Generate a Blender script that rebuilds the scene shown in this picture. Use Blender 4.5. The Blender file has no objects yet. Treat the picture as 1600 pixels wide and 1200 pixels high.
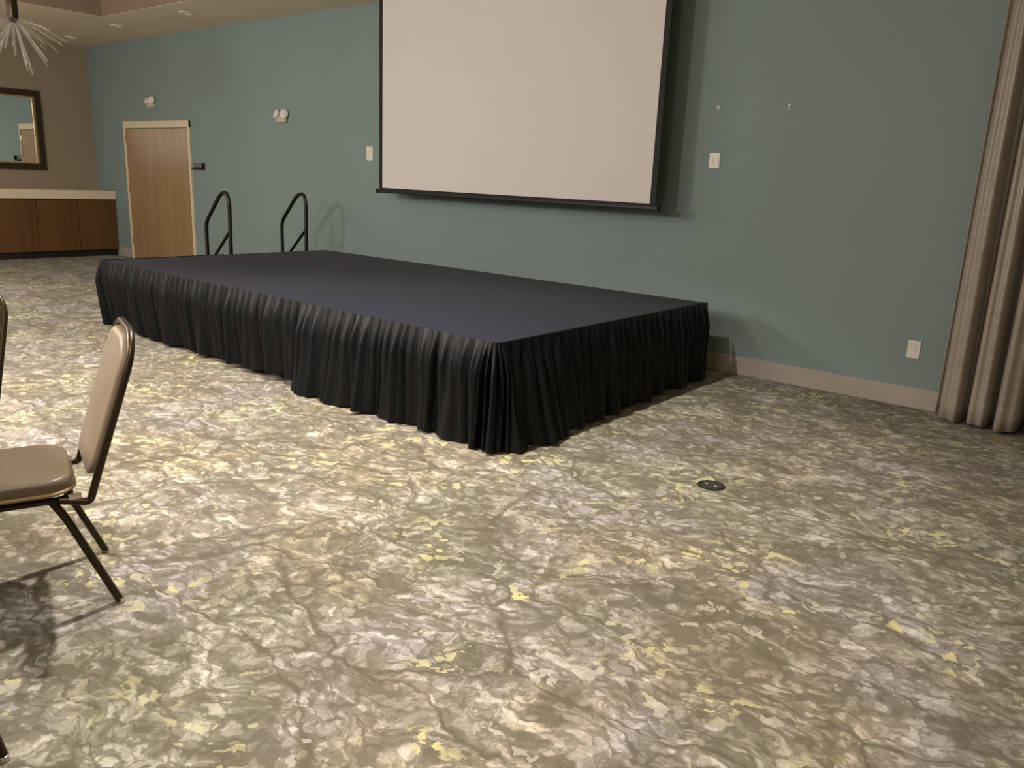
import bpy, bmesh, math, random
from mathutils import Vector, Matrix
random.seed(7)
C = bpy.context.scene.collection
PI = math.pi

# ------------------------------------------------------------------ helpers
def link(o, parent=None):
    C.objects.link(o)
    if parent is not None:
        o.parent = parent
    return o

def obj(name, bm, mat, parent=None, smooth=False):
    bmesh.ops.recalc_face_normals(bm, faces=bm.faces)
    me = bpy.data.meshes.new(name)
    bm.to_mesh(me); bm.free()
    for m in (mat if isinstance(mat, (list, tuple)) else [mat]):
        me.materials.append(m)
    if smooth:
        for p in me.polygons: p.use_smooth = True
        if hasattr(me, 'set_sharp_from_angle'):
            me.set_sharp_from_angle(angle=math.radians(40))
    return link(bpy.data.objects.new(name, me), parent)

def tag(o, label=None, cat=None, group=None, kind=None):
    if label: o['label'] = label
    if cat: o['category'] = cat
    if group: o['group'] = group
    if kind: o['kind'] = kind
    return o

def thing(name, label, cat, loc=(0, 0, 0), rotz=0, group=None):
    o = bpy.data.objects.new(name, None)
    o.empty_display_size = .1
    C.objects.link(o)
    o.location = loc; o.rotation_euler = (0, 0, rotz)
    return tag(o, label, cat, group)

def dup(root, loc, rotz, label):
    r = root.copy(); C.objects.link(r)
    r.location = loc; r.rotation_euler = (0, 0, rotz); r['label'] = label
    for ch in list(root.children):
        c = ch.copy(); C.objects.link(c); c.parent = r
        for g in list(ch.children):
            d = g.copy(); C.objects.link(d); d.parent = c
    return r

def box(bm, lo, hi, bev=0, seg=2):
    b = bmesh.new()
    bmesh.ops.create_cube(b, size=1)
    for v in b.verts:
        v.co = Vector([lo[i] + (v.co[i] + .5) * (hi[i] - lo[i]) for i in range(3)])
    if bev:
        bmesh.ops.bevel(b, geom=b.edges[:], offset=bev, segments=seg, profile=.5, affect='EDGES')
    return merge(bm, b)

def merge(bm, b, mat=None):
    me = bpy.data.meshes.new('tmp')
    if mat is not None: bmesh.ops.transform(b, matrix=mat, verts=b.verts)
    b.to_mesh(me); b.free(); bm.from_mesh(me); bpy.data.meshes.remove(me)
    return bm

def smooth_path(pts, r=.05, n=6):
    """round the corners of a polyline"""
    pts = [Vector(p) for p in pts]; out = [pts[0]]
    for a, b, c in zip(pts, pts[1:], pts[2:]):
        d1 = min(r, (a - b).length * .49); d2 = min(r, (c - b).length * .49)
        p = b + (a - b).normalized() * d1; q = b + (c - b).normalized() * d2
        for i in range(n + 1):
            t = i / n
            out.append(p * (1 - t) ** 2 + b * 2 * t * (1 - t) + q * t * t)
    out.append(pts[-1])
    return out

def tube(bm, pts, r, seg=12, flat=1.0, cap=True, radii=None):
    pts = [Vector(p) for p in pts]; rings = []
    up = Vector((0, 0, 1)); prev = None
    for i, p in enumerate(pts):
        t = (pts[min(i + 1, len(pts) - 1)] - pts[max(i - 1, 0)]).normalized()
        if prev is None:
            a = up if abs(t.dot(up)) < .9 else Vector((0, 1, 0))
            x = t.cross(a).normalized()
        else:
            x = (prev - t * prev.dot(t)).normalized()
        prev = x; y = t.cross(x)
        rr = radii[i] if radii else r
        rings.append([bm.verts.new(p + x * math.cos(2 * PI * k / seg) * rr + y * math.sin(2 * PI * k / seg) * rr * flat) for k in range(seg)])
    for A, B in zip(rings, rings[1:]):
        for k in range(seg):
            bm.faces.new((A[k], A[(k + 1) % seg], B[(k + 1) % seg], B[k]))
    if cap:
        bm.faces.new(rings[0][::-1]); bm.faces.new(rings[-1])
    return bm

def lathe(bm, prof, seg=32, mat=None):
    b = bmesh.new(); rings = []
    for r, z in prof:
        rings.append([b.verts.new((max(r, 1e-5) * math.cos(2 * PI * k / seg), max(r, 1e-5) * math.sin(2 * PI * k / seg), z)) for k in range(seg)])
    for A, B in zip(rings, rings[1:]):
        for k in range(seg):
            b.faces.new((A[k], A[(k + 1) % seg], B[(k + 1) % seg], B[k]))
    if prof[0][0] > 1e-4: b.faces.new(rings[0][::-1])
    if prof[-1][0] > 1e-4: b.faces.new(rings[-1])
    bmesh.ops.remove_doubles(b, verts=b.verts, dist=1e-4)
    return merge(bm, b, mat)

def rounded_slab(bm, outline, z0, z1, edge=.02, crown=0.0, seg=5, inner=6):
    """cushion: closed outline (x,y) extruded z0..z1 with pillow edges; outline is star shaped about its centre"""
    n = len(outline)
    cx = sum(p[0] for p in outline) / n; cy = sum(p[1] for p in outline) / n
    prof = []
    for i in range(seg + 1):
        a = PI / 2 * i / seg
        prof.append((edge * (1 - math.sin(a)), z0 + edge * (1 - math.cos(a)) if False else z0 + edge - edge * math.cos(a)))
    prof = [(edge - edge * math.sin(PI / 2 * i / seg), z0 + edge - edge * math.cos(PI / 2 * i / seg)) for i in range(seg + 1)]
    prof += [(edge - edge * math.cos(PI / 2 * i / seg), z1 - edge + edge * math.sin(PI / 2 * i / seg)) for i in range(seg + 1)]
    rings = []
    rad = [math.hypot(p[0] - cx, p[1] - cy) for p in outline]
    for ins, z in prof:
        rings.append([bm.verts.new((cx + (p[0] - cx) * (1 - ins / r), cy + (p[1] - cy) * (1 - ins / r), z)) for p, r in zip(outline, rad)])
    last_ins = edge
    for j in range(1, inner + 1):
        t = j / inner * .97
        s0 = [(1 - last_ins / r) * (1 - t) for r in rad]
        rings.append([bm.verts.new((cx + (p[0] - cx) * s, cy + (p[1] - cy) * s, z1 + crown * (1 - (1 - t) ** 2))) for p, s in zip(outline, s0)])
    for A, B in zip(rings, rings[1:]):
        for k in range(n):
            bm.faces.new((A[k], A[(k + 1) % n], B[(k + 1) % n], B[k]))
    bm.faces.new(rings[0][::-1]); bm.faces.new(rings[-1])
    return bm

def rrect(x0, y0, x1, y1, radii, n=7):
    """rounded rectangle outline, radii for corners (x1,y1),(x0,y1),(x0,y0),(x1,y0)"""
    out = []
    cs = [(x1, y1, -1, -1, 0), (x0, y1, 1, -1, 90), (x0, y0, 1, 1, 180), (x1, y0, -1, 1, 270)]
    for (cx, cy, sx, sy, a0), r in zip(cs, radii):
        for i in range(n + 1):
            a = math.radians(a0 + 90 * i / n)
            out.append((cx + sx * r + r * math.cos(a), cy + sy * r + r * math.sin(a)))
    return out

# ------------------------------------------------------------------ materials
def s2l(c):
    return tuple(((v / 255) / 12.92 if v / 255 <= .04045 else ((v / 255 + .055) / 1.055) ** 2.4) for v in c)

class NG:
    def __init__(s, name):
        s.m = bpy.data.materials.new(name); s.m.use_nodes = True
        s.t = s.m.node_tree; s.t.nodes.clear()
        s.out = s.t.nodes.new('ShaderNodeOutputMaterial')
        s.b = s.t.nodes.new('ShaderNodeBsdfPrincipled')
        s.t.links.new(s.b.outputs[0], s.out.inputs[0])
    def n(s, typ, **kw):
        nd = s.t.nodes.new(typ)
        for k, v in kw.items():
            if k in nd.inputs: s.set(nd.inputs[k], v)
            else: setattr(nd, k, v)
        return nd
    def set(s, sock, v):
        if hasattr(v, 'is_linked') or isinstance(v, bpy.types.NodeSocket): s.t.links.new(v, sock)
        else: sock.default_value = v
    def math(s, op, a, b=None, c=None, clamp=False):
        nd = s.t.nodes.new('ShaderNodeMath'); nd.operation = op; nd.use_clamp = clamp
        for i, v in enumerate((a, b, c)):
            if v is not None: s.set(nd.inputs[i], v)
        return nd.outputs[0]
    def vmath(s, op, a, b=None, scale=None):
        nd = s.t.nodes.new('ShaderNodeVectorMath'); nd.operation = op
        s.set(nd.inputs[0], a)
        if b is not None: s.set(nd.inputs[1], b)
        if scale is not None: s.set(nd.inputs['Scale'], scale)
        return nd.outputs[0]
    def mix(s, f, a, b, blend='MIX'):
        nd = s.t.nodes.new('ShaderNodeMix'); nd.data_type = 'RGBA'; nd.blend_type = blend
        s.set(nd.inputs[0], f)
        for i, v in ((6, a), (7, b)):
            if isinstance(v, tuple) and len(v) == 3: v = v + (1,)
            s.set(nd.inputs[i], v)
        return nd.outputs[2]
    def noise(s, vec, scale, detail=2, rough=.5, out=0, dist=0):
        nd = s.n('ShaderNodeTexNoise', Scale=scale, Detail=detail, Roughness=rough, Distortion=dist)
        s.t.links.new(vec, nd.inputs['Vector']); return nd.outputs[out]
    def ramp(s, f, stops, mode='LINEAR'):
        nd = s.t.nodes.new('ShaderNodeValToRGB'); cr = nd.color_ramp; cr.interpolation = mode
        while len(cr.elements) < len(stops): cr.elements.new(.5)
        for e, (p, c) in zip(cr.elements, stops):
            e.position = p; e.color = (c + (1,)) if len(c) == 3 else c
        s.t.links.new(f, nd.inputs[0]); return nd.outputs[0]
    def coord(s, which='Object'):
        return s.t.nodes.new('ShaderNodeTexCoord').outputs[which]
    def map(s, vec, scale=(1, 1, 1), rot=(0, 0, 0), loc=(0, 0, 0)):
        nd = s.n('ShaderNodeMapping', Scale=scale, Rotation=rot, Location=loc)
        s.t.links.new(vec, nd.inputs[0]); return nd.outputs[0]
    def bump(s, h, strength=.3, dist=.01):
        nd = s.n('ShaderNodeBump', Strength=strength, Distance=dist)
        s.t.links.new(h, nd.inputs['Height']); s.t.links.new(nd.outputs[0], s.b.inputs['Normal'])
    def p(s, **kw):
        names = dict(color='Base Color', rough='Roughness', metal='Metallic', spec='Specular IOR Level', sheen='Sheen Weight',
                     trans='Transmission Weight', alpha='Alpha', emis='Emission Color', emstr='Emission Strength', coat='Coat Weight', sheenr='Sheen Roughness', ior='IOR')
        for k, v in kw.items():
            if isinstance(v, tuple) and len(v) == 3: v = v + (1,)
            s.set(s.b.inputs[names[k]], v)
        return s

def plain(name, rgb, rough=.5, metal=0, var=.06, scale=30, bump=0, **kw):
    g = NG(name); c = s2l(rgb); co = g.coord()
    f = g.noise(co, scale, 3)
    lo = tuple(v * (1 - var) for v in c); hi = tuple(min(1, v * (1 + var)) for v in c)
    g.p(color=g.mix(f, lo, hi), rough=rough, metal=metal, **kw)
    if bump: g.bump(g.noise(co, scale * 6, 3), bump, .003)
    return g.m

def wood(name, dark, light, axis=2, sc=3.0, rough=.45):
    g = NG(name); co = g.coord()
    s = [sc * 9] * 3; s[axis] = sc * .45
    v = g.map(co, tuple(s))
    f = g.noise(v, 1.0, 5, .6, dist=.6)
    g.p(color=g.ramp(f, [(.3, s2l(dark)), (.7, s2l(light))]), rough=rough)
    return g.m

def carpet():
    g = NG('carpet_pattern'); co = g.coord()
    base = g.map(co, (1, 1, 1), (0, 0, math.radians(CARPET_ROT)))
    w = g.vmath('SUBTRACT', g.noise(base, 2.6, 3, .55, out=1), (.5, .5, .5))
    w2 = g.vmath('SUBTRACT', g.noise(base, 17, 3, .6, out=1), (.5, .5, .5))
    P = g.vmath('ADD', g.vmath('ADD', base, g.vmath('SCALE', w, scale=.34)), g.vmath('SCALE', w2, scale=.085))
    ST = g.map(P, (.84, 1.16, 1))
    def vor(feature, scale, vec):
        v = g.n('ShaderNodeTexVoronoi', feature=feature, Scale=scale); g.t.links.new(vec, v.inputs['Vector']); return v
    def chan(sock, i):
        sp = g.n('ShaderNodeSeparateColor'); g.t.links.new(sock, sp.inputs[0]); return sp.outputs[i]
    cA = vor('F1', 10, ST).outputs['Color']; cB = vor('F1', 27, ST).outputs['Color']
    big = g.noise(ST, 2.6, 4, .6)
    med = g.noise(ST, 9, 4, .62)
    # lightness: cell value + drifting patches
    val = g.math('ADD', g.math('MULTIPLY', chan(cA, 0), .26), g.math('ADD', g.math('MULTIPLY', chan(cB, 0), .24), g.math('ADD', g.math('MULTIPLY', big, .75), g.math('MULTIPLY', med, .75))))
    dB = vor('F1', 21, g.map(ST, (.8, 1.1, 1), loc=(2.3, 4.1, 0))).outputs['Distance']
    thr = g.math('ADD', g.math('MULTIPLY', g.noise(base, 4.5, 3, .6), .9), .10)
    blob = g.ramp(g.math('SUBTRACT', g.math('ADD', thr, .0), dB), [(.0, (0, 0, 0)), (.10, (1, 1, 1))])
    val = g.math('ADD', g.math('SUBTRACT', val, .72), g.math('MULTIPLY', blob, .26))
    warm = g.ramp(val, [(.14, s2l((112, 100, 74))), (.36, s2l((141, 128, 98))), (.52, s2l((166, 151, 121))), (.66, s2l((189, 174, 144))), (.86, s2l((208, 194, 168)))])
    cool = g.ramp(val, [(.14, s2l((108, 100, 86))), (.36, s2l((139, 130, 119))), (.52, s2l((160, 150, 144))), (.66, s2l((180, 170, 167))), (.86, s2l((208, 199, 195)))])
    green = g.ramp(val, [(.14, s2l((104, 99, 74))), (.36, s2l((134, 128, 102))), (.52, s2l((158, 152, 126))), (.66, s2l((178, 172, 148))), (.86, s2l((214, 208, 184)))])
    tint = g.noise(base, 1.1, 3, .55)
    col = g.mix(g.ramp(tint, [(.44, (0, 0, 0)), (.56, (1, 1, 1))]), warm, cool)
    col = g.mix(g.ramp(g.noise(g.map(base, loc=(11, 4, 0)), 1.0, 3, .55), [(.5, (0, 0, 0)), (.6, (1, 1, 1))]), col, green)
    # dark islands with ragged edges
    isl = g.ramp(g.noise(g.map(P, (.75, 1.15, 1), loc=(7, 3, 0)), 4.2, 5, .68), [(.555, (0, 0, 0)), (.58, (1, 1, 1))])
    keep = g.ramp(chan(cB, 1), [(.62, (1, 1, 1)), (.66, (.15, .15, .15))])
    col = g.mix(g.math('MULTIPLY', g.math('MULTIPLY', isl, keep), .6), col, s2l((104, 93, 70)))
    # dark seams between the pebbles
    def veins(scale, width, vec, soft=.6):
        d = vor('DISTANCE_TO_EDGE', scale, vec).outputs['Distance']
        wv = g.math('MULTIPLY', g.ramp(g.noise(base, 5, 3), [(.3, (.1, .1, .1)), (.7, (1, 1, 1))]), width)
        return g.math('SUBTRACT', 1, g.math('DIVIDE', d, wv), clamp=True)
    col = g.mix(g.math('MULTIPLY', veins(10, .20, ST), .6, clamp=True), col, s2l((108, 97, 72)))
    col = g.mix(g.math('MULTIPLY', veins(27, .30, ST), .35, clamp=True), col, s2l((118, 107, 82)))
    # long branching lines
    L = g.map(g.vmath('ADD', g.vmath('ADD', base, g.vmath('SCALE', w, scale=.30)), g.vmath('SCALE', w2, scale=.04)), (.5, 1.35, 1))
    col = g.mix(g.math('MULTIPLY', veins(1.9, .05, L), .9, clamp=True), col, s2l((98, 86, 62)))
    col = g.mix(g.math('MULTIPLY', veins(4.3, .06, L), .7, clamp=True), col, s2l((104, 92, 68)))
    # pale flecks and yellow flecks
    pale = g.math('GREATER_THAN', g.math('ADD', chan(cB, 2), g.math('MULTIPLY', g.noise(base, 3.5, 2), .5)), 1.23)
    col = g.mix(g.math('MULTIPLY', pale, .36), col, s2l((226, 216, 194)))
    ya = g.ramp(g.noise(g.map(base, loc=(3, 9, 0)), 2.2, 2), [(.52, (0, 0, 0)), (.62, (1, 1, 1))])
    yb = g.math('GREATER_THAN', g.math('ADD', chan(cB, 1), g.math('MULTIPLY', g.noise(g.map(ST, loc=(1, 5, 0)), 14, 2), .5)), 1.10)
    ycol = g.mix(g.ramp(g.noise(base, 8, 2), [(.4, (0, 0, 0)), (.65, (1, 1, 1))]), s2l((186, 178, 130)), s2l((210, 198, 104)))
    col = g.mix(g.math('MULTIPLY', g.math('MULTIPLY', ya, yb), .85), col, ycol)
    hs = g.n('ShaderNodeHueSaturation', Saturation=.75, Value=.89); g.t.links.new(col, hs.inputs['Color']); col = hs.outputs[0]
    fine = g.noise(co, 240, 2)
    col = g.mix(.25, col, g.mix(fine, (.55, .55, .55), (1.45, 1.45, 1.45)), 'MULTIPLY')
    g.p(color=col, rough=.95, spec=.1, sheen=.08)
    g.bump(fine, .3, .004)
    return g.m

CARPET_ROT = -5

def mattress_fabric(name, rgb, rough=.8, sheen=.3, weave=700):
    g = NG(name); co = g.coord(); c = s2l(rgb)
    f = g.noise(co, 40, 3)
    g.p(color=g.mix(f, tuple(v * .85 for v in c), tuple(v * 1.15 for v in c)), rough=rough, sheen=sheen, sheenr=.4, spec=.25)
    g.bump(g.noise(co, weave, 2), .2, .001)
    return g.m

def wallpaint(name, rgb, var=.04):
    g = NG(name); co = g.coord(); c = s2l(rgb)
    f = g.noise(co, 1.2, 3)
    g.p(color=g.mix(f, tuple(v * (1 - var) for v in c), tuple(v * (1 + var) for v in c)), rough=.75, spec=.25)
    g.bump(g.noise(co, 180, 3), .12, .002)
    return g.m

M = dict(
    carpet=carpet(),
    teal=wallpaint('teal_paint', (134, 151, 150)),
    taupe=wallpaint('taupe_paint', (150, 136, 116)),
    ceil=wallpaint('ceiling_paint', (230, 216, 195)),
    tray=wallpaint('tray_paint', (176, 156, 144)),
    base=plain('baseboard_vinyl', (174, 166, 156), .55),
    deck=mattress_fabric('navy_black_deck_carpet', (31, 31, 42), .95, .03, 500),
    skirt=mattress_fabric('black_skirt_fabric', (8, 9, 12), .42, .0, 900),
    black=plain('black_metal', (22, 22, 23), .4, .3),
    screen=plain('white_screen_vinyl', (221, 217, 213), .8, 0, .02, 3),
    blackvinyl=plain('black_border_vinyl', (12, 12, 13), .7),
    white=plain('white_plastic', (232, 226, 216), .4),
    greyw=plain('pale_grey_plastic', (205, 190, 185), .45),
    lens=plain('lamp_lens', (235, 225, 220), .2),
    doorwood=wood('maple_door_veneer', (150, 122, 86), (166, 137, 99), 2, 1.2),
    frame=plain('cream_door_frame', (226, 212, 184), .45),
    cab=wood('walnut_cabinet_veneer', (84, 56, 28), (108, 74, 38), 2, 1.0),
    kick=plain('black_toe_kick', (20, 16, 12), .7),
    stone=plain('cream_counter_stone', (226, 212, 186), .35, 0, .08, 12),
    bronze=plain('dark_bronze_metal', (58, 46, 32), .35, .7),
    mframe=plain('dark_bronze_mirror_frame', (62, 50, 32), .4, .4),
    gold=plain('gilt_edge', (190, 165, 120), .35, .6),
    hardware=plain('chrome_glide', (210, 205, 195), .2, .9),
    leather=mattress_fabric('taupe_vinyl', (128, 112, 90), .42, .1, 300),
    seatvinyl=mattress_fabric('shaded_seat_vinyl', (98, 84, 66), .4, .1, 300),  # chair vinyl darkened, table shade on the seat put into its colour
    leather2=mattress_fabric('tan_boxing', (150, 128, 88), .5, .1, 300),
    floorlatch=plain('worn_steel_latch', (120, 116, 106), .5, .3),
    floorbox=plain('green_grey_floor_lid', (62, 64, 54), .45, .3),
    floorring=plain('dark_brown_floor_ring', (52, 44, 36), .4, .4),
)
g = NG('mirror_glass'); g.p(color=(.86, .9, .9), metal=1.0, rough=g.math('MULTIPLY', g.noise(g.coord(), 4, 2), .04)); M['mirror'] = g.m
g = NG('clear_glass_rod'); g.p(color=g.mix(g.noise(g.coord(), 20, 2), (.85, .82, .76), (1, .98, .92)), rough=.15, trans=.92, ior=1.3, spec=.6, alpha=.7); M['glass'] = g.m
g = NG('curtain_satin'); co = g.coord()
sl = g.noise(g.map(co, (90, 90, .6)), 1.0, 4, .6)
slub = g.noise(g.map(co, (6, 6, 60)), 1.0, 3, .6)
g.p(color=g.mix(g.math('MULTIPLY', g.math('ADD', sl, slub), .5), s2l((112, 103, 91)), s2l((196, 185, 169))), rough=.42, spec=.5, sheen=.2)
g.bump(sl, .15, .002); M['curtain'] = g.m

# ------------------------------------------------------------------ room shell
XL, XR, YF, H, TRAY = -14.006, 2.6, -11.0, 3.255, .32
def struct(name, bm, mat, parent=None, smooth=False):
    o = obj(name, bm, mat, parent, smooth)
    if parent is None: o['kind'] = 'structure'
    return o
T = .12
struct('floor', box(bmesh.new(), (XL - T, YF - T, -T), (XR + T, T, 0)), M['carpet'])
struct('wall_back', box(bmesh.new(), (XL - T, 0, 0), (XR + T, T, H + .5)), M['teal'])
struct('wall_left', box(bmesh.new(), (XL - T, YF, 0), (XL, 0, H + .5)), M['taupe'])
struct('wall_right', box(bmesh.new(), (XR, YF, 0), (XR + T, 0, H + .5)), M['taupe'])
struct('wall_front', box(bmesh.new(), (XL - T, YF - T, 0), (XR + T, YF, H + .5)), M['taupe'])
# ceiling: a soffit ring round a raised tray
tx0, tx1, ty0, ty1 = -11.0, -.4, -9.8, -1.1
bm = bmesh.new()
box(bm, (XL, ty1, H), (XR, 0, H + TRAY + .08))
box(bm, (XL, YF, H), (XR, ty0, H + TRAY + .08))
box(bm, (XL, ty0, H), (tx0, ty1, H + TRAY + .08))
box(bm, (tx1, ty0, H), (XR, ty1, H + TRAY + .08))
ce = struct('ceiling', bm, M['ceil'])
obj('tray_panel', box(bmesh.new(), (tx0, ty0, H + TRAY), (tx1, ty1, H + TRAY + .08)), M['tray'], ce)
bm = bmesh.new()
e = .012
box(bm, (tx0, ty1 - e, H + .004), (tx1, ty1, H + TRAY)); box(bm, (tx0, ty0, H + .004), (tx1, ty0 + e, H + TRAY))
box(bm, (tx0, ty0 + e, H + .004), (tx0 + e, ty1 - e, H + TRAY)); box(bm, (tx1 - e, ty0 + e, H + .004), (tx1, ty1 - e, H + TRAY))
obj('tray_fascia', bm, plain('tray_fascia_paint', (140, 120, 102), .8), ce)
# baseboards (broken at the doors)
DX0, DX1, DZ = -12.914, -10.984, 2.10
bm = bmesh.new()
for a, b in ((-13.39, DX0 - .004), (DX1 + .004, XR)):
    box(bm, (a, -.014, 0), (b, 0, .15), .003, 1)
struct('baseboard_back', bm, M['base'])
struct('baseboard_left', box(bmesh.new(), (XL, YF, 0), (XL + .014, -2.42, .15), .003, 1), M['base'])
# double doors
dr = bpy.data.objects.new('door_1', None); C.objects.link(dr); dr.location = ((DX0 + DX1) / 2, 0, 0); dr['kind'] = 'structure'
dr['label'] = 'brown wooden double doors in a cream frame near the left corner'
hw = (DX1 - DX0) / 2; fw = .045
bm = bmesh.new()
box(bm, (-hw, -.035, 0), (-hw + fw, .0, DZ), .004, 1); box(bm, (hw - fw, -.035, 0), (hw, .0, DZ), .004, 1)
box(bm, (-hw, -.034, DZ - .10), (hw, .0, DZ), .004, 1)
obj('door_frame', bm, M['frame'], dr)
for s in (-1, 1):
    x0, x1 = (-hw + fw + .004, -.003) if s < 0 else (.003, hw - fw - .004)
    lf = obj('door_leaf', box(bmesh.new(), (x0, -.022, .006), (x1, 0, DZ - .106), .003, 1), M['doorwood'], dr)
    for z in (.25, 1.05, 1.8):
        xh = x0 + .002 if s < 0 else x1 - .002
        obj('hinge', tube(bmesh.new(), [(xh, -.028, z), (xh, -.028, z + .1)], .008, 8), M['hardware'], lf)
    if s > 0:
        obj('lock', lathe(bmesh.new(), [(.016, 0), (.016, .008), (.010, .012), (.001, .012)], 16, Matrix.Translation((x0 + .06, -.022, 1.02)) @ Matrix.Rotation(PI / 2, 4, 'X')), M['hardware'], lf)

# ------------------------------------------------------------------ stage
SX0, SX1, SY0, SY1, SZ = -7.518, -2.756, -2.915, -.383, .611
stage = thing('stage', 'low rectangular platform with navy black carpet top and gathered black skirt', 'stage', ((SX0 + SX1) / 2, (SY0 + SY1) / 2, 0))
so = Vector(stage.location)
bm = box(bmesh.new(), (SX0 - so.x, SY0 - so.y, SZ - .05), (SX1 - so.x, SY1 - so.y, SZ), .012, 3)
obj('deck', bm, M['deck'], stage, True)

def interp(tab, x):
    for (a, va), (b, vb) in zip(tab, tab[1:]):
        if x <= b: 
            t = max(0, (x - a) / (b - a)); return va + (vb - va) * t
    return tab[-1][1]

def fold_fn(length, lo, hi, rnd):
    """random pleats: knots with alternating ridge / valley heights, smooth between"""
    ks = [0.0]
    while ks[-1] < length: ks.append(ks[-1] + rnd.uniform(lo, hi))
    hs = [(rnd.uniform(.45, 1) if i % 2 else rnd.uniform(0, .16)) for i in range(len(ks))]
    def f(s):
        import bisect
        i = min(max(bisect.bisect_right(ks, s) - 1, 0), len(ks) - 2)
        t = min(1, max(0, (s - ks[i]) / (ks[i + 1] - ks[i])))
        t = t * t * (3 - 2 * t)
        return hs[i] + (hs[i + 1] - hs[i]) * t
    return f

def skirt(pts, flare, hem, off, seed, name='skirt', label=None):
    """gathered cloth hung from the deck edge along a polyline"""
    rnd = random.Random(seed)
    path = smooth_path([(p[0], p[1], 0) for p in pts], .05, 6)
    # dense resample
    cum = [0.0]
    for a, b in zip(path, path[1:]): cum.append(cum[-1] + (b - a).length * (5 if (b - a).length < .03 else 1))
    Ltot = cum[-1]; N = int(Ltot / .006); R = 22
    fine = fold_fn(Ltot, .012, .032, rnd); mid = fold_fn(Ltot, .020, .062, rnd); big = fold_fn(Ltot, .05, .19, rnd)
    drift = fold_fn(Ltot, .12, .4, rnd); hemf = fold_fn(Ltot, .15, .45, rnd)
    bm = bmesh.new(); cols = []
    j = 0
    for i in range(N + 1):
        s = Ltot * i / N
        while j < len(cum) - 2 and cum[j + 1] < s: j += 1
        t = (s - cum[j]) / max(1e-9, cum[j + 1] - cum[j])
        p = path[j].lerp(path[j + 1], t)
        d0 = (path[j + 1] - path[j]).normalized()
        k = min(j + 1, len(path) - 2) if t > .5 else max(j - 1, 0)
        d1 = (path[k + 1] - path[k]).normalized()
        d = (d0 * (1 - abs(t - .5)) + d1 * abs(t - .5)).normalized()
        nrm = Vector((d.y, -d.x, 0))
        fl = interp(flare, s / Ltot); hz = interp(hem, s / Ltot) + hemf(s) * .022
        col = []
        for r in range(R + 1):
            v = r / R
            z = (SZ + .004) + (hz - SZ - .004) * v
            ss = s + (drift(s) - .5) * .10 * v * v
            vv = min(1, v / .16)
            wtop = vv * math.exp(-((v - .16) / .30) ** 2) if v > .16 else vv
            a = .013 * fine(s) * wtop + .062 * mid(ss) ** .6 * min(1, v / .30) * (1 - .35 * v) + .100 * big(ss) * v ** 1.25
            o = .004 + off + a + fl * v ** 1.6
            if v < .05: o = min(o, .014 + off)
            col.append(bm.verts.new(p + nrm * o + d * (drift(ss) - .5) * .06 * v - so * 1.0 + Vector((0, 0, z + so.z))))
        cols.append(col)
    for A, B in zip(cols, cols[1:]):
        for r in range(R):
            bm.faces.new((A[r], A[r + 1], B[r + 1], B[r]))
    o = obj(name, bm, M['skirt'], stage, True)
    if label: o['label'] = label
    return o
seam = -4.50
skirt([(SX0, -1.66), (SX0, SY0), (seam + .10, SY0)], [(0, -.05), (.24, -.07), (.34, -.11), (.46, -.06), (1, -.06)], [(0, .006), (.35, .008), (1, .04)], 0, 3, label='left skirt panel, hem a little off the carpet')
skirt([(seam, SY0), (SX1, SY0), (SX1, SY1)], [(0, .05), (.25, -.01), (.38, .0), (.44, .05), (.52, .10), (.65, .02), (1, -.03)], [(0, .004), (1, .004)], .016, 11, label='right skirt panel wrapping the corner, hem lying on the carpet')

# stage steps with two handrails on the far end of the platform
st = thing('stage_steps', 'black portable steps with two looped handrails at left end of stage', 'steps', (SX0 - .155, -1.075, 0))
for i, (z, xa) in enumerate(((.40, -.30), (.20, -.60))):
    bm = box(bmesh.new(), (xa, -.44, z - .03), (xa + .29, .44, z), .006, 2)
    obj('tread', bm, M['deck'], st)
for y in (-.42, .42):
    bm = bmesh.new()
    tube(bm, smooth_path([(.0, y, .006), (.0, y, .56), (-.60, y, .16), (-.60, y, .006)], .03, 4), .015, 8)
    obj('side_frame', bm, M['black'], st)
for y in (-.475, .475):
    pts = smooth_path([(.090, y, 0), (.110, y, 1.13), (.07, y, 1.235), (-.045, y, 1.215), (-.355, y, .90), (-.355, y, 0)], .075, 6)
    hr = obj('handrail', tube(bmesh.new(), pts, .020, 12), M['black'], st, True)
    obj('lower_rail', tube(bmesh.new(), [(.10, y, .84), (-.345, y, .44)], .016, 10), M['black'], hr, True)

# ------------------------------------------------------------------ projection screen
ps = thing('projection_screen', 'large pull-down white projection screen with black edges hanging above the stage', 'projection screen', (-5.0, -.3, H))
def loc(x, z): return (x + 5.0, 0, z - H)
x0, x1 = -6.630, -3.375
zL, zR, zt = 1.34, 1.34, 3.195
obj('screen_surface', box(bmesh.new(), (x0 + 5, -.004, zL - H), (x1 + 5, .0, zt - H)), M['screen'], ps)
bm = bmesh.new()
box(bm, (x0 + 5 - .052, -.0035, zL - H - .02), (x0 + 5, .001, zt - H)); box(bm, (x1 + 5, -.0035, zL - H - .02), (x1 + 5 + .052, .001, zt - H))
box(bm, (x0 + 5, -.0035, zL - H - .02), (x1 + 5, .001, zL - H)); box(bm, (x0 + 5, .0005, zL - H), (x1 + 5, .003, zt - H))
obj('black_border', bm, M['blackvinyl'], ps)
bm = box(bmesh.new(), (x0 + 5 - .085, -.022, 1.288 - H), (x1 + 5 + .085, .022, 1.325 - H), .008, 2)
bar = obj('bottom_bar', bm, M['black'], ps)
for s, xx in ((-1, x0 + 5 - .085), (1, x1 + 5 + .085)):
    obj('end_cap', box(bmesh.new(), (xx - .006, -.024, 1.285 - H), (xx + .006, .024, 1.328 - H), .004, 1), M['blackvinyl'], bar)
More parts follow.
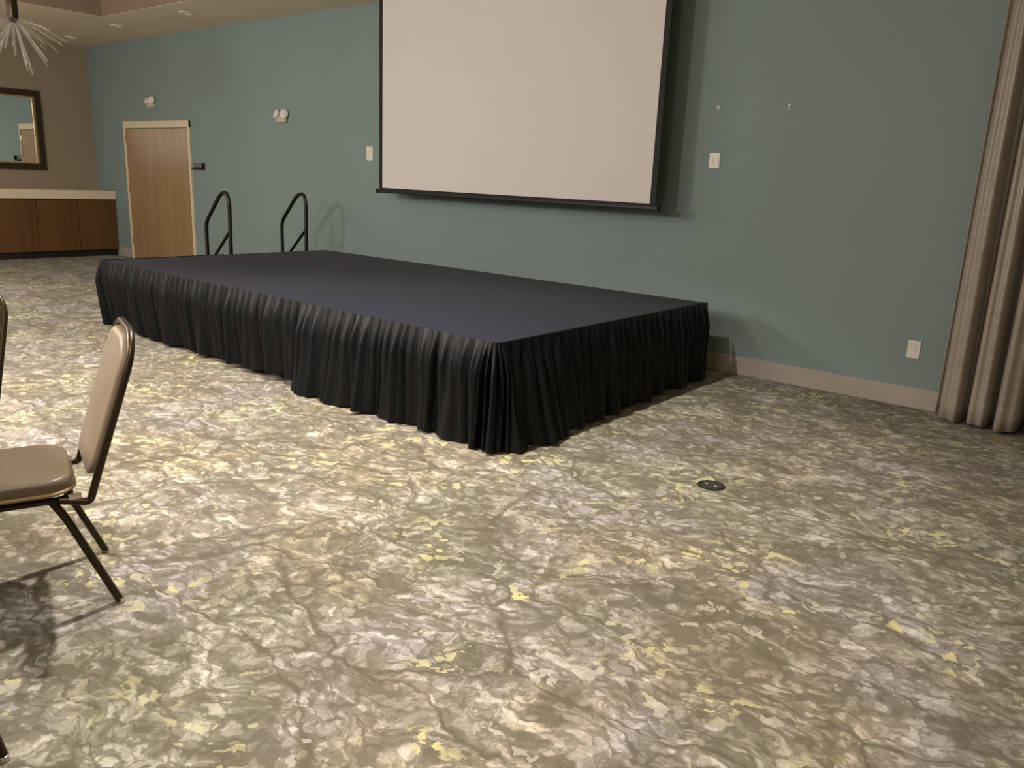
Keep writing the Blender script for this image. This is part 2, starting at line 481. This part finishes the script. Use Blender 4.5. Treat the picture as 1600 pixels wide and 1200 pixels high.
obj('mount_housing', box(bmesh.new(), (x0 + 5 - .12, -.06, -.06), (x1 + 5 + .12, .07, 0), .008, 2), M['white'], ps)

# ------------------------------------------------------------------ curtain
cu = thing('curtain', 'tall taupe satin drape in deep folds at the right end of the teal wall', 'curtain', (0, -.16, 0))
rnd = random.Random(5)
bm = bmesh.new(); cols = []
CX0, CX1, NC, RC = -1.075, 1.4, 560, 30
ph = [rnd.uniform(0, 6.28) for _ in range(6)]
def fold(u, v):
    w = u + .018 * math.sin(u * 9 + ph[0]) + .012 * math.sin(v * 2.2 + u * 5)
    a = math.sin(2 * PI * w / .172 + 1.0)
    a = math.copysign(abs(a) ** .75, a)
    return .105 * (a - .25 * (1 - a) * (1 - abs(a))) * (.75 + .25 * math.sin(u * 6.1 + ph[1])) + .014 * math.sin(2 * PI * w / .062 + ph[2] + v * .4)
for i in range(NC + 1):
    x = CX0 + (CX1 - CX0) * i / NC; u = x - CX0; col = []
    for r in range(RC + 1):
        v = r / RC; z = 3.19 + (.018 - 3.19) * v
        sp = 1.0 + .22 * v
        f = fold(u, v) * sp
        col.append(bm.verts.new((x + .018 * v * math.cos(2 * PI * u / .172 + 1) * min(1, u / .06), f - .0 + (.03 if u < .02 else 0), z + .006 * math.sin(u * 30))))
    cols.append(col)
for A, B in zip(cols, cols[1:]):
    for r in range(RC): bm.faces.new((A[r], A[r + 1], B[r + 1], B[r]))
co_ = obj('drape', bm, M['curtain'], cu, True)
sol = co_.modifiers.new('thick', 'SOLIDIFY'); sol.thickness = .004
obj('curtain_track', box(bmesh.new(), (CX0 - .05, -.03, 3.19), (CX1 + .05, .03, H), .004, 1), M['greyw'], cu)

# ------------------------------------------------------------------ counter and cabinets on the left wall
for i, lab in enumerate(('walnut base cabinet under the cream counter, beside the teal wall',
                         'walnut base cabinet under the cream counter, second from the teal wall',
                         'walnut base cabinet under the cream counter, third from the teal wall',
                         'walnut base cabinet under the cream counter, furthest from the teal wall')):
    cb = thing('base_cabinet', lab, 'cabinet', (XL + .3, -.30 - .6 * i, 0), 0, 'walnut base cabinets along the left wall')
    obj('carcass', box(bmesh.new(), (-.295, -.298, .10), (.27, .298, .90)), M['cab'], cb)
    obj('door', box(bmesh.new(), (.272, -.296, .105), (.292, .296, .885), .003, 1), M['cab'], cb)
    obj('toe_kick', box(bmesh.new(), (-.28, -.298, 0), (.24, .298, .10)), M['kick'], cb)
tag(obj('countertop', box(bmesh.new(), (XL + .002, -2.42, .90), (XL + .625, -.003, 1.035), .012, 3), M['stone']),
    'long cream stone countertop over the walnut cabinets below the mirror', 'countertop')

# mirror
MY0, MY1, MZ0, MZ1 = -2.75, -.785, 1.315, 2.50
mi = thing('wall_mirror', 'rectangular mirror in dark bronze frame on the taupe wall', 'mirror', (XL, (MY0 + MY1) / 2, MZ0))
hy = (MY1 - MY0) / 2; hz = MZ1 - MZ0; fr = .095
bm = bmesh.new()
box(bm, (.001, -hy, 0), (.045, hy, fr), .01, 2); box(bm, (.001, -hy, hz - fr), (.045, hy, hz), .01, 2)
box(bm, (.001, -hy, fr - .01), (.045, -hy + fr, hz - fr + .01), .01, 2); box(bm, (.001, hy - fr, fr - .01), (.045, hy, hz - fr + .01), .01, 2)
obj('frame', bm, M['mframe'], mi)
bm = bmesh.new(); q = fr; w = .022
box(bm, (.001, -hy + q, q), (.034, hy - q, q + w)); box(bm, (.001, -hy + q, hz - q - w), (.034, hy - q, hz - q))
box(bm, (.001, -hy + q, q + w), (.034, -hy + q + w, hz - q - w)); box(bm, (.001, hy - q - w, q + w), (.034, hy - q, hz - q - w))
obj('inner_edge', bm, M['gold'], mi)
obj('glass', box(bmesh.new(), (.001, -hy + q + w, q + w), (.016, hy - q - w, hz - q - w)), M['mirror'], mi)

# ------------------------------------------------------------------ small wall fixtures
def emergency(x, z, lab, tilt):
    t = thing('emergency_light', lab, 'emergency light', (x, 0, z), 0, 'emergency lights on the teal wall')
    obj('housing', box(bmesh.new(), (-.09, -.05, -.055), (.09, 0, .025), .012, 3), M['greyw'], t, True)
    for s in (-1, 1):
        mt = Matrix.Translation((s * .075, -.045, .045)) @ Matrix.Rotation(math.radians(70), 4, 'X') @ Matrix.Rotation(s * .45 + tilt, 4, 'Y')
        hd = obj('lamp_head', lathe(bmesh.new(), [(.001, -.045), (.030, -.04), (.050, .0), (.052, .018), (.047, .022)], 24, mt), M['white'], t, True)
        obj('lens', lathe(bmesh.new(), [(.046, .0225), (.03, .027), (.001, .029)], 24, mt), M['lens'], hd, True)
emergency(-12.016, 2.34, 'pale twin-head emergency light above the wooden double doors', 0)
emergency(-8.79, 2.10, 'pale twin-head emergency light between double doors and projection screen', .3)

def plate(name, x, z, w, h, lab, cat, kind, group=None):
    t = thing(name, lab, cat, (x, 0, z), 0, group)
    obj('cover_plate', box(bmesh.new(), (-w / 2, -.008, -h / 2), (w / 2, 0, h / 2), .003, 2), M['white'], t)
    if kind == 'rocker':
        n = 2 if w > .085 else 1
        for i in range(n):
            cx = (i - (n - 1) / 2) * .044
            obj('rocker', box(bmesh.new(), (cx - .016, -.012, -.033), (cx + .016, -.006, .033), .002, 1), M['white'], t)
    else:
        for dz in (-.024, .024):
            obj('socket', box(bmesh.new(), (-.017, -.010, dz - .015), (.017, -.006, dz + .015), .004, 2), M['white'], t)
plate('light_switch', -2.985, 1.70, .094, .118, 'white switch plate right of the projection screen', 'light switch', 'rocker', 'switch plates on the teal wall')
plate('light_switch', -7.18, 1.70, .11, .15, 'white switch plate just left of the projection screen', 'light switch', 'rocker', 'switch plates on the teal wall')
plate('wall_outlet', -1.295, .425, .085, .128, 'white outlet plate low on the wall beside the curtain', 'outlet', 'outlet')

def hook(x, z, lab):
    t = thing('wall_hook', lab, 'hook', (x, 0, z), 0, 'small hooks on the teal wall')
    obj('backplate', box(bmesh.new(), (-.011, -.004, -.018), (.011, 0, .018), .002, 1), M['white'], t)
    obj('prong', tube(bmesh.new(), smooth_path([(0, -.003, -.004), (0, -.022, -.010), (0, -.026, .012)], .008, 4), .005, 8), M['white'], t, True)
hook(-2.997, 2.103, 'tiny pale hook high on the wall above the switch plate')
hook(-2.422, 2.106, 'tiny white hook high on the wall, nearer the curtain')

t = thing('wall_bracket', 'small dark wall bracket beside the double doors', 'bracket', (-10.80, 0, 1.48))
obj('back_plate', box(bmesh.new(), (-.15, -.006, -.045), (.15, 0, .045), .002, 1), plain('grey_bracket_plate', (86, 92, 90), .5), t)
obj('ledge', box(bmesh.new(), (-.15, -.05, -.045), (.15, -.006, -.022), .003, 1), M['kick'], t)
obj('end_plate', box(bmesh.new(), (.135, -.05, -.022), (.15, -.006, .045), .003, 1), M['kick'], t)

# recessed ceiling fixtures in the soffit
for i, (x, y, lab) in enumerate(((-9.67, -.72, 'unlit round recessed ceiling light nearest the projection screen'),
                                 (-11.47, -.70, 'unlit round recessed ceiling light, middle of three near the tray corner'),
                                 (-13.2, -.57, 'unlit round recessed ceiling light over the corner by the mirror'))):
    t = thing('recessed_downlight', lab, 'ceiling light', (x, y, H), 0, 'recessed lights in the ceiling soffit')
    obj('trim_ring', lathe(bmesh.new(), [(.085, 0), (.085, -.008), (.065, -.012), (.06, 0)], 28), M['white'], t, True)
    obj('lens', lathe(bmesh.new(), [(.06, -.001), (.058, -.006), (.001, -.006)], 28), M['lens'], t, True)

# floor box
t = thing('floor_outlet', 'round dark floor outlet cover set in the carpet right of the stage', 'floor outlet', (-1.60, -2.535, 0))
obj('ring', lathe(bmesh.new(), [(.070, 0), (.069, .005), (.062, .007), (.056, .004), (.056, 0)], 40), M['floorring'], t, True)
obj('lid', lathe(bmesh.new(), [(.0555, 0), (.0555, .0045), (.001, .0055)], 40), M['floorbox'], t, True)
for s in (-1, 1):
    obj('latch', box(bmesh.new(), (s * .026 - .010, -.006, .003), (s * .026 + .010, .002, .0080), .002, 1), M['floorlatch'], t)

# ------------------------------------------------------------------ chandelier
CH = (-8.62, -3.02, 2.70)
ch = thing('chandelier', 'burst chandelier of clear glass rods on a dark bronze stem', 'chandelier', CH)
obj('canopy', lathe(bmesh.new(), [(.075, H + TRAY - CH[2]), (.075, H + TRAY - CH[2] - .02), (.03, H + TRAY - CH[2] - .04), (.001, H + TRAY - CH[2] - .04)], 28), M['bronze'], ch, True)
bm = tube(bmesh.new(), [(0, 0, .15), (0, 0, H + TRAY - CH[2] - .03)], .012, 12)
obj('stem', bm, M['bronze'], ch, True)
obj('hub', lathe(bmesh.new(), [(.001, -.02), (.030, -.01), (.046, .03), (.046, .22), (.036, .25), (.012, .265)], 28), M['bronze'], ch, True)
rnd = random.Random(21)
nrod = 30
for i in range(nrod):
    z = 1 - 2 * (i + .5) / nrod; a = i * 2.39996 + .4
    z = -.985 + .40 * (z + 1)
    d = Vector((math.sqrt(1 - z * z) * math.cos(a), math.sqrt(1 - z * z) * math.sin(a), z))
    Ln = rnd.uniform(.40, .53)
    if i % 3 == 1: Ln *= .7
    base = Vector((0, 0, .03)) + d * .03
    tip = Vector((0, 0, .03)) + d * Ln
    tip.z -= .05 * (1 - abs(d.z))
    mid_ = base.lerp(tip, .6) + Vector((0, 0, .02))
    ps_ = [base * (1 - t) ** 2 + mid_ * 2 * t * (1 - t) + tip * t * t for t in [k / 7 for k in range(8)]]
    obj('glass_rod', tube(bmesh.new(), ps_, .008, 8, radii=[.004, .005, .006, .0065, .007, .009, .009, .003]), M['glass'], ch, True)

# ------------------------------------------------------------------ banquet chairs
def make_chair(label):
    t = thing('banquet_chair', label, 'chair', (0, 0, 0), 0, 'stacking banquet chairs at the left edge')
    Y = lambda f: f - .23
    W = .216
    # seat cushion: slight trapezoid with well rounded rear corners
    o = rrect(-.215, Y(.10), .215, Y(.52), (.06, .06, .09, .09))
    seat = obj('seat', rounded_slab(bmesh.new(), o, .412, .474, .022, .012), M['seatvinyl'], t, True)
    o2 = rrect(-.217, Y(.098), .217, Y(.522), (.06, .06, .09, .09))
    bm = bmesh.new(); pts = [(p[0], p[1], .428) for p in o2]; tube(bm, pts + [pts[0]], .006, 8)
    obj('piping', bm, M['leather2'], seat, True)
    # seat frame
    bm = bmesh.new()
    pts = [(p[0], p[1], .398) for p in rrect(-.190, Y(.115), .190, Y(.49), (.05, .05, .05, .05))]
    tube(bm, pts + [pts[0]], .011, 10)
    for y in (Y(.2), Y(.42)): box(bm, (-.19, y - .012, .397), (.19, y + .012, .411))
    obj('seat_frame', bm, M['bronze'], t, True)
    # back frame: one bent tube, an arch that runs down and under the seat on both sides
    def prof(z):
        return interp([(.385, .058), (.45, .042), (.65, -.024), (.85, -.089), (.96, -.115)], z)
    def side(s, zs): return [(s * W, Y(prof(z)), z) for z in zs]
    raw = [(-W + .02, Y(.150), .398), (-W, Y(.062), .386)] + [(-W, Y(prof(z)), z) for z in (.45, .55, .70)]
    arch = []
    R = .13
    for i in range(9):
        a = PI - PI / 2 * i / 8
        z = .935 - R + R * math.sin(a); arch.append((-W + R + R * math.cos(a), Y(prof(z)), z))
    right = [(-p[0], p[1], p[2]) for p in reversed(raw + arch)]
    pts = raw + arch + right
    obj('back_frame', tube(bmesh.new(), smooth_path(pts, .016, 3), .0125, 12), M['bronze'], t, True)
    # back cushion
    outl = rrect(-.196, .455, .196, .918, (.115, .115, .07, .07))
    bm = bmesh.new()
    rounded_slab(bm, outl, -.018, .026, .016, .016)
    for v in bm.verts:
        x, z, d = v.co
        z2 = z
        v.co = Vector((x, Y(prof(z2)) + d, z2))
    obj('backrest', bm, M['leather'], t, True)
    # legs
    for sx in (-1, 1):
        for rear in (True, False):
            if rear: p = [(sx * .186, Y(.175), .398), (sx * .200, Y(.140), .345), (sx * W, Y(.0), .008)]
            else: p = [(sx * .186, Y(.43), .398), (sx * .198, Y(.45), .34), (sx * .208, Y(.50), .008)]
            lg = obj('leg', tube(bmesh.new(), smooth_path(p, .04, 4), .0155, 12, .8), M['bronze'], t, True)
            fx, fy = p[-1][0], p[-1][1]
            obj('glide', lathe(bmesh.new(), [(.013, 0), (.015, .004), (.014, .016), (.001, .017)], 14, Matrix.Translation((fx, fy, 0))), M['hardware'], lg, True)
        obj('bracket', box(bmesh.new(), (sx * .205 - .008, Y(.085), .395), (sx * .205 + .008, Y(.125), .418), .004, 2), M['hardware'], t)
    return t
chair = make_chair('taupe vinyl banquet chair in front, bronze frame, seat and backrest mostly in view')
TC = Vector((-3.18, -6.18, 0))
def seat_at(deg, r):
    a = math.radians(deg); pos = TC + Vector((math.cos(a), math.sin(a), 0)) * r
    return pos, a + PI / 2
Fv = Vector((-.3148, -.9491, 0)); Lv = Vector((-.9491, .3148, 0))
p1 = Vector((-2.594, -5.092, 0)) + Lv * .216 + Fv * .23
chair.location = p1; chair.rotation_euler = (0, 0, math.atan2(Lv.y, Lv.x))
p2, a2 = seat_at(127, 1.09)
dup(chair, p2, a2, 'banquet chair at left edge of the photo, only a sliver of backrest frame showing')
p3, a3 = seat_at(15.2, 1.01)
dup(chair, p3, a3, 'banquet chair at the bottom left corner, only one foot of it showing')

# round table the three chairs are drawn up to
t = thing('banquet_table', 'round banquet table ringed by the chairs, just left of view', 'table', TC)
obj('tabletop', lathe(bmesh.new(), [(.001, .715), (.90, .715), (.912, .72), (.914, .735), (.908, .742), (.001, .742)], 72), plain('laminate_top', (150, 128, 100), .45), t, True)
for k in range(4):
    a = PI / 4 + k * PI / 2
    p0 = Vector((math.cos(a), math.sin(a), 0))
    obj('leg', tube(bmesh.new(), [p0 * .42 + Vector((0, 0, .714)), p0 * .47 + Vector((0, 0, .004))], .016, 10), M['bronze'], t, True)

# ------------------------------------------------------------------ light
def area(x, y, z, power, size, col, spread=180):
    l = bpy.data.lights.new('ceiling_lamp', 'AREA'); l.shape = 'DISK'; l.size = size; l.energy = power; l.color = col
    l.spread = math.radians(spread)
    o = bpy.data.objects.new('ceiling_lamp', l); C.objects.link(o); o.location = (x, y, z)
    return o
warm = (1.0, .945, .865)
def fill_point(x, y, z, power, size, col):  # unseen point lamps added to lift the walls and ceiling
    l = bpy.data.lights.new('point_fill', 'POINT'); l.shadow_soft_size = size; l.energy = power; l.color = col
    o = bpy.data.objects.new('point_fill', l); C.objects.link(o); o.location = (x, y, z)
def spot(x, y, z, power, size, col, cone, blend):
    l = bpy.data.lights.new('ceiling_and_fill_spot', 'SPOT'); l.shadow_soft_size = size; l.energy = power; l.color = col
    l.spot_size = math.radians(cone); l.spot_blend = blend
    o = bpy.data.objects.new('ceiling_and_fill_spot', l); C.objects.link(o); o.location = (x, y, z)
area(-5.6, -6.4, 3.15, 60, .25, warm)
area(-4.0, -6.9, 3.15, 40, .25, warm)
spot(-3.30, -3.70, 3.35, 690, .06, warm, 112, .5)
spot(-1.4, -5.7, 3.5, 290, .5, warm, 108, .8)  # fill spot added to brighten the foreground carpet
spot(-5.9, -4.5, 3.5, 190, .35, warm, 118, .8)
spot(-9.8, -4.7, 3.5, 560, 1.0, warm, 118, .8)
area(-8.8, -6.4, 3.15, 80, 2.0, warm)
area(-11.5, -4.5, 3.5, 40, 1.5, warm)
fill_point(-6.6, -6.4, 2.45, 300, .38, warm)
fill_point(-4.2, -7.0, 2.45, 170, .16, warm)
fill_point(-9.9, -5.6, 2.35, 165, 1.1, warm)
fill_point(-1.2, -8.4, 2.5, 110, .6, warm)
w = bpy.data.worlds.new('room_world'); bpy.context.scene.world = w; w.use_nodes = True
w.node_tree.nodes['Background'].inputs[0].default_value = (.9, .85, .8, 1); w.node_tree.nodes['Background'].inputs[1].default_value = .05

# ------------------------------------------------------------------ camera
cam = bpy.data.cameras.new('camera'); co = bpy.data.objects.new('camera', cam); C.objects.link(co)
cam.sensor_width = 36; cam.lens = 1245.47 / 1600 * 36; cam.clip_start = .05
pi_, ro, ya = (math.radians(v) for v in (14.3375, 2.5226, 38.7968))
fwv = Vector((-math.sin(ya) * math.cos(pi_), math.cos(ya) * math.cos(pi_), -math.sin(pi_)))
rt = Vector((math.cos(ya), math.sin(ya), 0)); up = rt.cross(fwv)
r2 = rt * math.cos(ro) + up * math.sin(ro); u2 = up * math.cos(ro) - rt * math.sin(ro)
mw = Matrix((r2, u2, -fwv)).transposed().to_4x4(); mw.translation = Vector((0, -6.197, 1.479))
co.matrix_world = mw
sc = bpy.context.scene
sc.camera = co
sc.view_settings.view_transform = 'Standard'; sc.view_settings.look = 'None'; sc.view_settings.exposure = 0; sc.view_settings.gamma = 1
